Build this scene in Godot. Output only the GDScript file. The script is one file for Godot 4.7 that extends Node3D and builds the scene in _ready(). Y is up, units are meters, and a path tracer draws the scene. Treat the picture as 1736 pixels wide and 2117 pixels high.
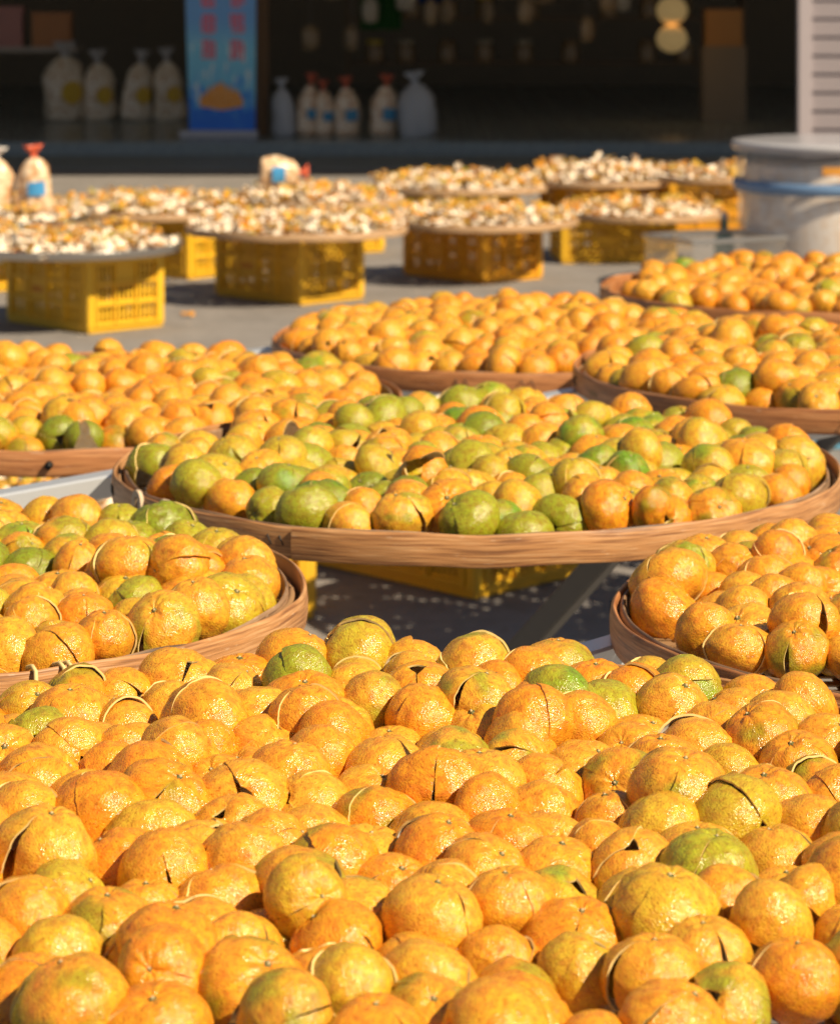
extends Node3D
# Citrus peels drying on round bamboo trays in a sunny yard, low crates of opened peels and a dark shop behind.

var noise := FastNoiseLite.new()
var used := {}
var mats := {}
var cam: Camera3D

const LENS := 5700.0 / 1736.0          # focal length over picture width
const EYE := 1.55


class MB:
	var v := PackedVector3Array()
	var n := PackedVector3Array()
	var c := PackedColorArray()
	var t := PackedVector2Array()
	var i := PackedInt32Array()

	func quad(a: Vector3, b: Vector3, p: Vector3, q: Vector3) -> void:
		# corners in order round the face, clockwise from outside
		var k := v.size()
		var m := (p - a).cross(b - a).normalized()
		v.append_array([a, b, p, q])
		n.append_array([m, m, m, m])
		var w := (b - a).length()
		var h := (p - b).length()
		t.append_array([Vector2(0, 0), Vector2(w, 0), Vector2(w, h), Vector2(0, h)])
		for x in 4: c.append(Color.WHITE)
		i.append_array([k, k + 1, k + 2, k, k + 2, k + 3])

	func box(at: Vector3, s: Vector3, turn := Basis.IDENTITY) -> void:
		var h := s * 0.5
		var p := []
		for e in 8:
			p.append(at + turn * Vector3(h.x if e & 1 else -h.x, h.y if e & 2 else -h.y, h.z if e & 4 else -h.z))
		quad(p[4], p[6], p[7], p[5])
		quad(p[1], p[3], p[2], p[0])
		quad(p[5], p[7], p[3], p[1])
		quad(p[0], p[2], p[6], p[4])
		quad(p[6], p[2], p[3], p[7])
		quad(p[0], p[4], p[5], p[1])

	func bar(a: Vector3, b: Vector3, w: float, h: float, ch := 0.004) -> void:
		# a beam from a to b with chamfered long edges
		var z := (b - a).normalized()
		var x := z.cross(Vector3.UP)
		if x.length() < 0.01: x = Vector3.RIGHT
		x = x.normalized()
		var y := x.cross(z).normalized()
		var o := [[-w, -h + ch], [-w, h - ch], [-w + ch, h], [w - ch, h], [w, h - ch], [w, -h + ch], [w - ch, -h], [-w + ch, -h]]
		var A := []
		var B := []
		for e in o:
			A.append(a + x * e[0] + y * e[1])
			B.append(b + x * e[0] + y * e[1])
		for e in 8:
			var f := (e + 1) % 8
			quad(A[e], A[f], B[f], B[e])
		quad(A[0], A[3], A[4], A[7]); quad(A[0], A[1], A[2], A[3]); quad(A[4], A[5], A[6], A[7])
		quad(B[0], B[7], B[4], B[3]); quad(B[0], B[3], B[2], B[1]); quad(B[4], B[7], B[6], B[5])

	func grid(p: Array, uv: Array, cols: Array, flip := false) -> void:
		# p: rows of PackedVector3Array, smooth normals
		var k := v.size()
		var rows := p.size()
		var w: int = p[0].size()
		var acc := PackedVector3Array()
		acc.resize(rows * w)
		var tri := PackedInt32Array()
		for r in rows - 1:
			var r0: PackedVector3Array = p[r]
			var r1: PackedVector3Array = p[r + 1]
			for e in w - 1:
				var m := (r1[e + 1] - r0[e]).cross(r0[e + 1] - r1[e])
				if flip: m = -m
				var q := r * w + e
				acc[q] += m; acc[q + 1] += m; acc[q + w] += m; acc[q + w + 1] += m
				if flip: tri.append_array([k + q, k + q + w, k + q + w + 1, k + q, k + q + w + 1, k + q + 1])
				else: tri.append_array([k + q, k + q + 1, k + q + w + 1, k + q, k + q + w + 1, k + q + w])
		# close the seam of a ring
		for r in rows:
			var row: PackedVector3Array = p[r]
			v.append_array(row)
			if row[0].distance_to(row[w - 1]) < 1e-6:
				var s := acc[r * w] + acc[r * w + w - 1]
				acc[r * w] = s
				acc[r * w + w - 1] = s
			for e in w:
				n.append(acc[r * w + e].normalized())
				t.append(uv[r][e] if uv else Vector2(e, r))
				c.append(cols[r][e] if cols else Color.WHITE)
		i.append_array(tri)

	func tube(path: Array, rad: Array, sides := 8) -> void:
		var rows := []
		for k in path.size():
			var d: Vector3 = path[min(k + 1, path.size() - 1)] - path[max(k - 1, 0)]
			d = d.normalized()
			var x := d.cross(Vector3(0.3, 0.9, 0.2)).normalized()
			var y := d.cross(x).normalized()
			var row := PackedVector3Array()
			for s in sides + 1:
				var a := TAU * (s % sides) / sides
				row.append(path[k] + (x * cos(a) + y * sin(a)) * rad[k])
			rows.append(row)
		grid(rows, [], [], true)

	func lathe(prof: Array, sides := 20, at := Vector3.ZERO) -> void:
		var rows := []
		var uv := []
		for q in prof:
			var row := PackedVector3Array()
			var u := PackedVector2Array()
			for s in sides + 1:
				var a := TAU * (s % sides) / sides
				row.append(at + Vector3(cos(a) * q.x, q.y, sin(a) * q.x))
				u.append(Vector2(float(s) / sides, q.y))
			rows.append(row)
			uv.append(u)
		grid(rows, uv, [])

	func into(m: ArrayMesh, mat: Material) -> ArrayMesh:
		if v.is_empty(): return m
		var a := []
		a.resize(Mesh.ARRAY_MAX)
		a[Mesh.ARRAY_VERTEX] = v
		a[Mesh.ARRAY_NORMAL] = n
		a[Mesh.ARRAY_COLOR] = c
		a[Mesh.ARRAY_TEX_UV] = t
		a[Mesh.ARRAY_INDEX] = i
		m.add_surface_from_arrays(Mesh.PRIMITIVE_TRIANGLES, a)
		m.surface_set_material(m.get_surface_count() - 1, mat)
		return m

	func mesh(mat: Material) -> ArrayMesh:
		return into(ArrayMesh.new(), mat)


# ---------------------------------------------------------------- naming
func numbered(called: String) -> String:
	var k: int = used.get(called, 0)
	used[called] = k + 1
	return called if k == 0 else "%s_%03d" % [called, k]

func tag(o: Node, label: String, category: String, group := "", kind := "") -> Node:
	o.set_meta("label", label)
	o.set_meta("category", category)
	if group: o.set_meta("group", group)
	if kind: o.set_meta("kind", kind)
	return o

func thing(called: String, label: String, category: String, at := Vector3.ZERO, turn := 0.0, group := "") -> Node3D:
	var o := Node3D.new()
	o.name = numbered(called)
	add_child(o)
	o.position = at
	o.rotation.y = turn
	tag(o, label, category, group)
	return o

func part(called: String, m: Mesh, parent: Node) -> MeshInstance3D:
	var o := MeshInstance3D.new()
	o.name = called
	o.mesh = m
	parent.add_child(o, true)
	return o

func structure(called: String, m: Mesh, label: String) -> MeshInstance3D:
	var o := part(numbered(called), m, self)
	tag(o, label, called.replace("_", " "), "", "structure")
	return o


# ---------------------------------------------------------------- materials
func lin(r: float, g: float, b: float) -> Color:
	return Color(r, g, b).linear_to_srgb()

func plain(key: String, col: Color, rough := 0.7, metal := 0.0) -> StandardMaterial3D:
	if mats.has(key): return mats[key]
	var m := StandardMaterial3D.new()
	m.albedo_color = col
	m.roughness = rough
	m.metallic = metal
	mats[key] = m
	return m

func seamless(seed_: int, freq: float, size: int, kind := FastNoiseLite.TYPE_SIMPLEX_SMOOTH, oct := 3) -> Image:
	var f := FastNoiseLite.new()
	f.seed = seed_
	f.noise_type = kind
	f.frequency = freq
	f.fractal_octaves = oct
	if kind == FastNoiseLite.TYPE_CELLULAR:
		f.fractal_type = FastNoiseLite.FRACTAL_NONE
		f.cellular_return_type = FastNoiseLite.RETURN_DISTANCE
	var im := f.get_seamless_image(size, size)
	im.convert(Image.FORMAT_L8)
	return im

func tex(im: Image) -> ImageTexture:
	return ImageTexture.create_from_image(im)

var rind_tints := []
var rind_copy: StandardMaterial3D
var pith: StandardMaterial3D

func make_rind() -> void:
	var S := 384
	var fine := seamless(11, 0.11, S, FastNoiseLite.TYPE_CELLULAR)
	var mid := seamless(12, 0.052, S, FastNoiseLite.TYPE_CELLULAR)
	var soft := seamless(13, 0.012, S)
	var spk := seamless(14, 0.03, S, FastNoiseLite.TYPE_SIMPLEX_SMOOTH, 2)
	var hgt := Image.create(S, S, false, Image.FORMAT_L8)
	var col := Image.create(S, S, false, Image.FORMAT_RGB8)
	for y in S:
		for x in S:
			var a := fine.get_pixel(x, y).r
			var b := mid.get_pixel(x, y).r
			var s := soft.get_pixel(x, y).r
			var k := spk.get_pixel(x, y).r
			var h := 0.42 * minf(a * 1.6, 1.0) + 0.43 * minf(b * 1.5, 1.0) + 0.15 * s
			hgt.set_pixel(x, y, Color(h, h, h))
			var d := clampf(0.95 + 0.10 * (s - 0.5) + 0.06 * (b - 0.4), 0.0, 1.0)
			var g := d * clampf(0.96 + 0.22 * (s - 0.5) + 0.08 * (a - 0.4), 0.0, 1.0)
			var brown := smoothstep(0.74, 0.84, k) * 0.42
			col.set_pixel(x, y, Color(d, g, d * 0.9).lerp(Color(0.62, 0.42, 0.25), brown))
	var ht := tex(hgt)
	var ct := tex(col)
	var rgh := Image.create(S, S, false, Image.FORMAT_L8)
	var rn := seamless(15, 0.009, S, FastNoiseLite.TYPE_SIMPLEX_SMOOTH, 3)
	for y in S:
		for x in S:
			var q := 0.58 + 0.42 * smoothstep(0.45, 0.8, rn.get_pixel(x, y).r)
			rgh.set_pixel(x, y, Color(q, q, q))
	var rt := tex(rgh)
	var tints := [[0.87, 0.465, 0.044], [0.88, 0.43, 0.036], [0.89, 0.395, 0.028], [0.86, 0.495, 0.050], [0.88, 0.445, 0.038],
		[0.74, 0.50, 0.045], [0.60, 0.49, 0.042], [0.47, 0.48, 0.038], [0.38, 0.43, 0.032], [0.27, 0.35, 0.027], [0.87, 0.335, 0.018], [1.0, 1.0, 1.0]]
	for k in tints.size():
		var m := StandardMaterial3D.new()
		m.vertex_color_use_as_albedo = true
		m.albedo_color = lin(tints[k][0], tints[k][1], tints[k][2])
		m.albedo_texture = ct
		m.uv1_offset = Vector3(0.37, 0.61, 0.13) * k
		m.roughness = 0.32
		m.roughness_texture = rt
		m.roughness_texture_channel = BaseMaterial3D.TEXTURE_CHANNEL_RED
		m.metallic_specular = 0.55
		m.backlight_enabled = true
		m.backlight = Color(0.3, 0.3, 0.3)
		m.heightmap_enabled = true
		m.heightmap_texture = ht
		m.heightmap_scale = 0.058
		rind_tints.append(m)
	rind_copy = rind_tints[11]
	pith = StandardMaterial3D.new()
	var pc := Image.create(128, 128, false, Image.FORMAT_RGB8)
	var pn := seamless(21, 0.05, 128)
	for y in 128:
		for x in 128:
			var s := pn.get_pixel(x, y).r
			pc.set_pixel(x, y, Color(0.99, 0.96, 0.91).lerp(Color(0.96, 0.87, 0.71), smoothstep(0.45, 0.8, s)))
	pith.albedo_texture = tex(pc)
	pith.uv1_triplanar = true
	pith.uv1_scale = Vector3.ONE * 20.0
	pith.roughness = 0.85
	pith.backlight_enabled = true
	pith.backlight = Color(0.35, 0.26, 0.14)

func bamboo(key: String, base: Vector3, light: Vector3, dark: Vector3, seed_: int) -> StandardMaterial3D:
	var m := StandardMaterial3D.new()
	var W := 1024
	var H := 64
	var im := Image.create(W, H, false, Image.FORMAT_RGB8)
	var hm := Image.create(W, H, false, Image.FORMAT_L8)
	var f := FastNoiseLite.new()
	f.seed = seed_
	f.frequency = 1.0
	f.fractal_octaves = 2
	for y in H:
		for x in W:
			# x turns once round a circle so that the strip repeats
			var a := TAU * x / W
			var q := Vector2(cos(a), sin(a))
			var s := f.get_noise_3d(q.x * 1.6, q.y * 1.6, y * 0.22) * 0.5 + 0.5
			var g := f.get_noise_3d(q.x * 4.0 + 9.0, q.y * 4.0, y * 0.75) * 0.5 + 0.5
			var w := f.get_noise_3d(q.x * 7.0 + 40.0, q.y * 7.0, y * 0.10) * 0.5 + 0.5
			var c := dark.lerp(base, smoothstep(0.2, 0.5, s)).lerp(light, smoothstep(0.52, 0.85, s) * 0.8)
			c = c * (0.72 + 0.5 * g)
			c = c.lerp(Vector3(0.62, 0.47, 0.33), smoothstep(0.72, 0.80, w) * smoothstep(0.5, 0.62, g) * 0.35)
			im.set_pixel(x, y, Color(minf(c.x, 1), minf(c.y, 1), minf(c.z, 1)).linear_to_srgb())
			hm.set_pixel(x, y, Color(g, g, g))
	m.albedo_texture = tex(im)
	m.heightmap_enabled = true
	m.heightmap_texture = tex(hm)
	m.heightmap_scale = 0.06
	m.roughness = 0.48
	m.uv1_scale = Vector3(1.0, 1.0, 1.0)
	mats[key] = m
	return m

func make_ground_mat() -> StandardMaterial3D:
	var S := 1024
	var fine := seamless(31, 0.35, S, FastNoiseLite.TYPE_SIMPLEX_SMOOTH, 2)
	var mid := seamless(32, 0.03, S, FastNoiseLite.TYPE_SIMPLEX_SMOOTH, 4)
	var big := seamless(33, 0.006, S, FastNoiseLite.TYPE_SIMPLEX_SMOOTH, 3)
	var crk := seamless(34, 0.009, S, FastNoiseLite.TYPE_CELLULAR)
	var im := Image.create(S, S, false, Image.FORMAT_RGB8)
	for y in S:
		for x in S:
			var f := fine.get_pixel(x, y).r
			var m := mid.get_pixel(x, y).r
			var b := big.get_pixel(x, y).r
			var k := 0.21 * (0.52 + 0.42 * f + 0.26 * m + 0.42 * b)
			k *= 1.0 - 0.30 * smoothstep(0.62, 0.75, m * 0.6 + b * 0.4)
			k *= 1.0 - 0.35 * smoothstep(0.80, 0.95, crk.get_pixel(x, y).r) * f
			im.set_pixel(x, y, Color(k * 1.06, k * 0.98, k * 0.93).linear_to_srgb())
	var g := StandardMaterial3D.new()
	g.albedo_texture = tex(im)
	g.heightmap_enabled = true
	g.heightmap_texture = tex(fine)
	g.heightmap_scale = 0.25
	g.uv1_triplanar = true
	g.uv1_world_triplanar = true
	g.uv1_scale = Vector3.ONE * 0.38
	g.roughness = 0.9
	return g


# ---------------------------------------------------------------- peels
# A peel is a rind cut into three flaps that stay joined at the stem; c holds its measures.
func peel_form(k: int, spread: float) -> Dictionary:
	var r := RandomNumberGenerator.new()
	r.seed = 1000 + k * 77
	var a0 := r.randf() * TAU
	var w := [r.randf_range(0.85, 1.2), r.randf_range(0.85, 1.2), r.randf_range(0.85, 1.2)]
	var s: float = w[0] + w[1] + w[2]
	var cuts := [a0]
	for e in 3: cuts.append(cuts[e] + TAU * w[e] / s)
	var c := {"seed": k * 13.7, "cuts": cuts, "wide": r.randf_range(0.0345, 0.0385), "tall": r.randf_range(0.0305, 0.035), "flap": [], "lump": r.randf_range(0.025, 0.065), "spread": spread}
	c.flush = r.randf_range(0.0, 0.9) if k % 6 == 0 else 0.0
	c.scar = 1.0 if k % 5 == 2 else 0.0
	c.tip = 0.10 if spread < 0.05 else 0.25 if spread < 0.5 else 0.55
	c.joint = r.randf_range(0.35, 0.75)
	for e in 3:
		var op := r.randf_range(-0.07, 0.035)
		if spread < 0.5: op += (spread * r.randf_range(0.2, 1.2)) * (1.0 if r.randf() < 0.75 else -0.35)
		else: op = spread * r.randf_range(0.8, 1.15)
		c.flap.append({"open": op, "lift": [-0.0026, 0.0010, 0.0034][(e + k) % 3] + r.randf_range(-0.0012, 0.0012), "gap": r.randf_range(-0.12, -0.01) + minf(spread, 0.16) * 0.4, "curl": r.randf_range(-0.03, 0.03), "skew": r.randf_range(-0.2, 0.2), "end": r.randf_range(2.95, 3.08) if spread < 0.05 else r.randf_range(2.65, 2.95)})
	return c

func skin_point(c: Dictionary, e: int, th: float, u: float, inner: bool) -> Vector3:
	var f: Dictionary = c.flap[e]
	var lo: float = c.cuts[e]
	var hi: float = c.cuts[e + 1]
	var g: float = f.gap * smoothstep(c.joint, c.joint + 0.5, th)
	var wav: float = 0.035 * noise.get_noise_2d(th * 60.0 + c.seed * 9.0, e * 31.0) * smoothstep(0.6, 1.2, th)
	wav += 0.018 * noise.get_noise_2d(th * 320.0 + c.seed * 9.0, e * 77.0 + (200.0 if u > 0.5 else 0.0)) * smoothstep(0.6, 1.2, th)
	var ph: float = lerpf(lo + g + wav, hi - g + wav, u)
	var st := sin(th)
	var ct := cos(th)
	var p := Vector3(c.wide * st * cos(ph), c.tall * ct, c.wide * st * sin(ph))
	p.y *= 1.0 - 0.13 * exp(-pow(st / 0.22, 2.0))
	var q := p.normalized()
	var nz := noise.get_noise_3d(q.x * 75.0 + c.seed, q.y * 75.0, q.z * 75.0)
	var n2 := noise.get_noise_3d(q.x * 190.0, q.y * 190.0 + c.seed, q.z * 190.0)
	var k: float = 1.0 + c.lump * nz + 0.010 * n2
	k += 0.016 * cos(ph * 8.0 + c.seed) * exp(-pow((th - 0.25) / 0.28, 2.0))
	var edge := pow(absf(2.0 * u - 1.0), 5.0)
	k += f.curl * edge * smoothstep(0.6, 1.3, th)
	p *= k
	if inner: p -= q * 0.0018
	var mid := (lo + hi) * 0.5
	var out := Vector3(cos(mid), 0, sin(mid))
	p += out * f.lift * smoothstep(0.35, 1.1, th)
	# the flap swings out or in about the place where it is still joined
	var hinge := Vector3(out.x * c.wide * 0.42, c.tall * 0.86, out.z * c.wide * 0.42)
	var axis := out.cross(Vector3.UP).normalized()
	var ang: float = f.open * smoothstep(0.25, 2.3 if c.spread < 0.5 else 1.6, th)
	p = hinge + (p - hinge).rotated(axis, ang)
	p = p.rotated(Vector3.UP, f.skew * 0.5 * smoothstep(0.5, 2.2, th))
	return p

# Share of the peel's own colour at a place on its skin, in even light: mottled rind, unripe green patches and brown scars where the noise puts them.
func skin_color(c: Dictionary, q: Vector3) -> Color:
	var a := noise.get_noise_3d(q.x * 60.0, q.y * 60.0 + c.seed * 3.0, q.z * 60.0)
	var col := Color(1, clampf(0.94 + 0.10 * a, 0.8, 1.0), 0.9)
	if c.flush > 0.0:
		var g := smoothstep(0.05, 0.65, 1.1 * noise.get_noise_3d(q.x * 35.0 + c.seed, q.y * 35.0, q.z * 35.0) + c.flush * 0.55)
		col = col.lerp(Color(0.42, 0.82, 0.70), g * 0.85)
	if c.scar > 0.0:
		var s := smoothstep(0.34, 0.44, noise.get_noise_3d(q.x * 110.0, q.y * 110.0, q.z * 110.0 + c.seed * 2.0))
		col = col.lerp(Color(0.55, 0.45, 0.45), s * 0.6)
	return col

func flap_into(rb: MB, pb: MB, eb: MB, c: Dictionary, e: int, nt: int, nf: int) -> void:
	var ov := []
	var iv := []
	var oc := []
	var ou := []
	var end: float = c.flap[e].end
	for a in nt + 1:
		var th := lerpf(0.02, end, float(a) / nt)
		var o := PackedVector3Array()
		var w := PackedVector3Array()
		var cc := PackedColorArray()
		var uu := PackedVector2Array()
		for b in nf + 1:
			var u := float(b) / nf
			var t2 := th
			if a > nt * 0.6:   # a rounded tip
				t2 -= c.tip * pow(absf(2.0 * u - 1.0), 2.2) * (float(a) / nt - 0.6) / 0.4
			o.append(skin_point(c, e, t2, u, false))
			w.append(skin_point(c, e, t2, u, true))
			var ph := lerpf(c.cuts[e], c.cuts[e + 1], u)
			uu.append(Vector2((u - 0.5) * (c.cuts[e + 1] - c.cuts[e]) * sin(t2) * c.wide + e * 0.017, t2 * c.tall + c.seed * 0.01) / 0.046)
			cc.append(skin_color(c, Vector3(sin(th) * cos(ph), cos(th), sin(th) * sin(ph))))
		ov.append(o)
		iv.append(w)
		oc.append(cc)
		ou.append(uu)
	rb.grid(ov, ou, oc)
	pb.grid(iv, [], [], true)
	# the cut faces
	var left0 := PackedVector3Array()
	var left1 := PackedVector3Array()
	var right0 := PackedVector3Array()
	var right1 := PackedVector3Array()
	var from := int(nt * 0.12)
	for a in range(from, nt + 1):
		left0.append(ov[a][0]); left1.append(iv[a][0])
		right0.append(ov[a][nf]); right1.append(iv[a][nf])
	eb.grid([left0, left1], [], [])
	eb.grid([right0, right1], [], [], true)
	eb.grid([ov[nt], iv[nt]], [], [])

func calyx_mesh(c: Dictionary) -> ArrayMesh:
	var m := MB.new()
	var y: float = skin_point(c, 0, 0.05, 0.5, false).y - 0.0006
	var rows := []
	for q in [[0.0002, 0.0016], [0.0016, 0.0017], [0.0030, 0.0008], [0.0036, -0.0006]]:
		var row := PackedVector3Array()
		for s in 21:
			var a := TAU * (s % 20) / 20.0
			var rr: float = q[0] * (1.0 + 0.22 * cos(a * 5.0))
			row.append(Vector3(cos(a) * rr, y + q[1], sin(a) * rr))
		rows.append(row)
	m.grid(rows, [], [], true)
	var out := m.mesh(plain("calyx", lin(0.10, 0.10, 0.025), 0.7))
	var d := MB.new()
	d.lathe([Vector2(0.0001, y + 0.0027), Vector2(0.0010, y + 0.0025), Vector2(0.0013, y + 0.0014)], 8)
	return d.into(out, plain("calyx_scar", lin(0.55, 0.45, 0.25), 0.8))

var forms := []          # prototypes: {node, kind words, lo mesh}

func make_forms() -> void:
	for k in 30:
		var spread := 0.02
		var words := "closed"
		if k % 10 == 3 or k % 10 == 6:
			spread = 0.12
			words = "gaping"
		elif k % 15 == 9:
			spread = 0.19
			words = "sprung-open"
		var c := peel_form(k, spread)
		var proto := Node3D.new()
		proto.name = "mandarin_peel"
		for e in 3:
			var rb := MB.new()
			var pb := MB.new()
			var eb := MB.new()
			flap_into(rb, pb, eb, c, e, 30, 18)
			var m := rb.mesh(rind_tints[0])
			pb.into(m, pith)
			eb.into(m, plain("cut_peel", lin(0.80, 0.58, 0.22), 0.7))
			part("flap", m, proto)
		var cal := calyx_mesh(c)
		part("calyx", cal, proto)
		var rl := MB.new()
		var pl := MB.new()
		var el := MB.new()
		for e in 3: flap_into(rl, pl, el, c, e, 16, 10)
		var lo := rl.mesh(rind_copy)
		pl.into(lo, pith)
		el.into(lo, plain("cut_peel", Color.WHITE))
		for s in cal.get_surface_count():
			lo.add_surface_from_arrays(Mesh.PRIMITIVE_TRIANGLES, cal.surface_get_arrays(s))
			lo.surface_set_material(lo.get_surface_count() - 1, cal.surface_get_material(s))
		forms.append({"node": proto, "words": words, "low": lo, "flush": c.flush > 0.3, "scar": c.scar > 0.0, "heap": [], "spots": []})

func open_forms() -> Array:
	var out := []
	for k in 5:
		var c := peel_form(200 + k, [2.2, 1.8, 2.5, 1.3, 2.0][k])
		c.scar = 0.0
		var rl := MB.new()
		var pl := MB.new()
		for e in 3: flap_into(rl, pl, pl, c, e, 12, 8)
		var lo := rl.mesh(rind_copy)
		pl.into(lo, pith)
		out.append({"low": lo, "heap": [], "tint": []})
	return out

func packing(r: RandomNumberGenerator, R: float, count: int, gap: float) -> Array:
	var p := []
	for k in count:
		var a := r.randf() * TAU
		var d := sqrt(r.randf()) * R
		p.append(Vector2(cos(a) * d, sin(a) * d))
	for step in 36:
		for x in count:
			var px: Vector2 = p[x]
			for y in range(x + 1, count):
				var d: Vector2 = p[y] - px
				var l := d.length_squared()
				if l < gap * gap and l > 1e-9:
					l = sqrt(l)
					var m := d * (0.45 * (gap - l) / l)
					px -= m
					p[y] += m
			if px.length() > R: px = px.normalized() * R
			p[x] = px
	return p

func any_turn(r: RandomNumberGenerator, agape: bool) -> Basis:
	var pick := r.randf()
	var tilt := r.randf_range(0.0, 0.8)
	if pick > 0.42: tilt = r.randf_range(0.8, 1.9)
	if pick > 0.82: tilt = r.randf_range(1.9, 2.9)
	if agape: tilt *= 0.42
	var a := r.randf() * TAU
	var b := Basis(Vector3.UP, r.randf() * TAU)
	return Basis(Vector3(cos(a), 0, sin(a)), tilt) * b

func in_view(p: Vector3, margin: float) -> bool:
	var x := p.x / -p.z * LENS
	var y := (EYE - p.y) / -p.z * 5700.0 - 50.0
	return absf(x) < 0.5 + margin and y > -40 and y < 2117.0 + 1736.0 * margin

var candidates := []     # peels of the eight high trays before they are sorted by size

# mix: how much of the tray is [orange, yellow, yellow green, green]
func fill_tray(at: Vector3, R: float, seed_: int, mix: Array, phrase: String, count: int, keep_from: Array) -> void:
	var r := RandomNumberGenerator.new()
	r.seed = seed_
	var pts := packing(r, R - 0.058, count, 0.0575)
	var put := func(x: float, z: float, y: float) -> void:
		var w := Vector3(at.x + x, at.y + y, at.z + z)
		for kf in keep_from:
			if Vector2(w.x - kf.x, w.z - kf.y).length() < kf.z: return
		var form := r.randi() % 30
		var pick := r.randf()
		var tint := 0
		var hue := "orange"
		if pick < mix[0]: tint = [0, 1, 2, 4, 1, 0, 4, 2][r.randi() % 8]
		elif pick < mix[0] + mix[1]:
			tint = [0, 3, 3, 5][r.randi() % 4]
			hue = "golden"
		elif pick < mix[0] + mix[1] + mix[2]:
			tint = [5, 6, 6, 7][r.randi() % 4]
			hue = "yellow green"
		else:
			tint = [7, 8, 8, 9][r.randi() % 4]
			hue = "green"
		var s := r.randf_range(0.82, 1.06)
		var b := any_turn(r, forms[form].words != "closed" and r.randf() < 0.85) * Basis.from_scale(Vector3(s * r.randf_range(0.90, 1.14), s * r.randf_range(0.90, 1.08), s * r.randf_range(0.92, 1.06)))
		candidates.append({"form": form, "tint": tint, "hue": hue, "tr": Transform3D(b, w), "phrase": phrase})
	for p in pts: put.call(p.x, p.y, 0.029 + r.randf_range(-0.007, 0.020))
	for k in int(count * 0.05):
		var a := r.randf() * TAU
		var d := sqrt(r.randf()) * (R - 0.13)
		put.call(cos(a) * d, sin(a) * d, 0.052 + r.randf_range(0.0, 0.008))

func place_peels() -> void:
	candidates.sort_custom(func(a, b): return a.tr.origin.z > b.tr.origin.z)
	var made := 0
	var rest := thing("mandarin_peels", "many cut mandarin peels heaped in the bamboo trays farther off", "mandarin peels")
	rest.set_meta("kind", "stuff")
	for q in candidates:
		var f: Dictionary = forms[q.form]
		if made < 300 and in_view(q.tr.origin, 0.02):
			var hue: String = q.hue
			if f.flush and q.hue in ["orange", "golden"]: hue = "green-flushed " + hue
			var up: float = q.tr.basis.y.normalized().y
			var way := "stem up" if up > 0.6 else "stem down" if up < -0.3 else "on its side"
			var size: float = q.tr.basis.x.length()
			var big := "large " if size > 1.0 else "small " if size < 0.88 else ""
			var scar := "brown-scarred " if f.scar else ""
			var label: String = "%s%s%s %s mandarin peel, %s, in %s" % [big, scar, f.words, hue, way, q.phrase]
			var o: Node3D = f.node.duplicate()
			o.name = numbered("mandarin_peel")
			add_child(o)
			o.transform = q.tr
			for ch in o.get_children():
				if str(ch.name).begins_with("flap"): ch.set_surface_override_material(0, rind_tints[q.tint])
			tag(o, label, "mandarin peel", label.replace("mandarin peel", "mandarin peels"))
			made += 1
		elif in_view(q.tr.origin, 0.35):
			f.heap.append(q.tr)
			f.spots.append(rind_tints[q.tint].albedo_color.srgb_to_linear())
	for f in forms:
		heap_of(f.low, f.heap, f.spots, rest)
		f.node.free()
	print("peels one by one: ", made, " of ", candidates.size())

func heap_of(m: Mesh, where: Array, cols: Array, parent: Node) -> void:
	if where.is_empty(): return
	var mm := MultiMesh.new()
	mm.transform_format = MultiMesh.TRANSFORM_3D
	mm.use_colors = true
	mm.mesh = m
	mm.instance_count = where.size()
	for k in where.size():
		mm.set_instance_transform(k, where[k])
		mm.set_instance_color(k, cols[k])
	var o := MultiMeshInstance3D.new()
	o.multimesh = mm
	o.name = "peel_heap"
	o.set_meta("kind", "stuff")
	parent.add_child(o, true)


# ---------------------------------------------------------------- bamboo trays
func hoop(R: float, y0: float, y1: float, th: float, seed_: int, lap: float, m: Material) -> ArrayMesh:
	var b := MB.new()
	var rows := []
	var uv := []
	var h := y1 - y0
	var prof := [[0.0, y0 + 0.002], [0.002, y0], [th - 0.002, y0], [th, y0 + 0.002], [th + 0.0012, y0 + h * 0.3], [th + 0.0014, y0 + h * 0.6], [th, y1 - 0.002], [th - 0.0025, y1], [0.002, y1], [0.0, y1 - 0.002], [0.0, y0 + 0.002]]
	var vv := [0.0, 0.02, 0.08, 0.1, 0.35, 0.6, 0.88, 0.9, 0.95, 0.97, 1.0]
	var N := 180
	var start := seed_ * 1.7
	for s in N + 1:
		var q := float(s) / N
		var a := start + q * (TAU + lap)
		var grow := 0.0
		if lap > 0.0: grow = th * 1.05 * smoothstep(TAU - 0.06, TAU + 0.06, q * (TAU + lap)) 
		var rr := R + grow + 0.008 * noise.get_noise_2d(cos(a) * 40.0 + seed_ * 9.0, sin(a) * 40.0)
		var dy := 0.004 * noise.get_noise_2d(cos(a) * 90.0, sin(a) * 90.0 + seed_ * 5.0)
		# the bamboo's nodes stand a little proud
		var nd := fposmod(q * TAU * R + seed_ * 0.13, 0.41) - 0.2
		rr += 0.0013 * exp(-pow(nd / 0.004, 2.0))
		var row := PackedVector3Array()
		var u := PackedVector2Array()
		for k in prof.size():
			var rad: float = rr + prof[k][0]
			row.append(Vector3(cos(a) * rad, prof[k][1] + dy, sin(a) * rad))
			u.append(Vector2(q * TAU * R / 1.1 + seed_ * 0.37, vv[k]))
		rows.append(row)
		uv.append(u)
	b.grid(rows, uv, [], true)
	if lap > 0.0:
		for row in [rows[0], rows[N]]:
			b.quad(row[0], row[3], row[6], row[9])
	return b.mesh(m)

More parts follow.
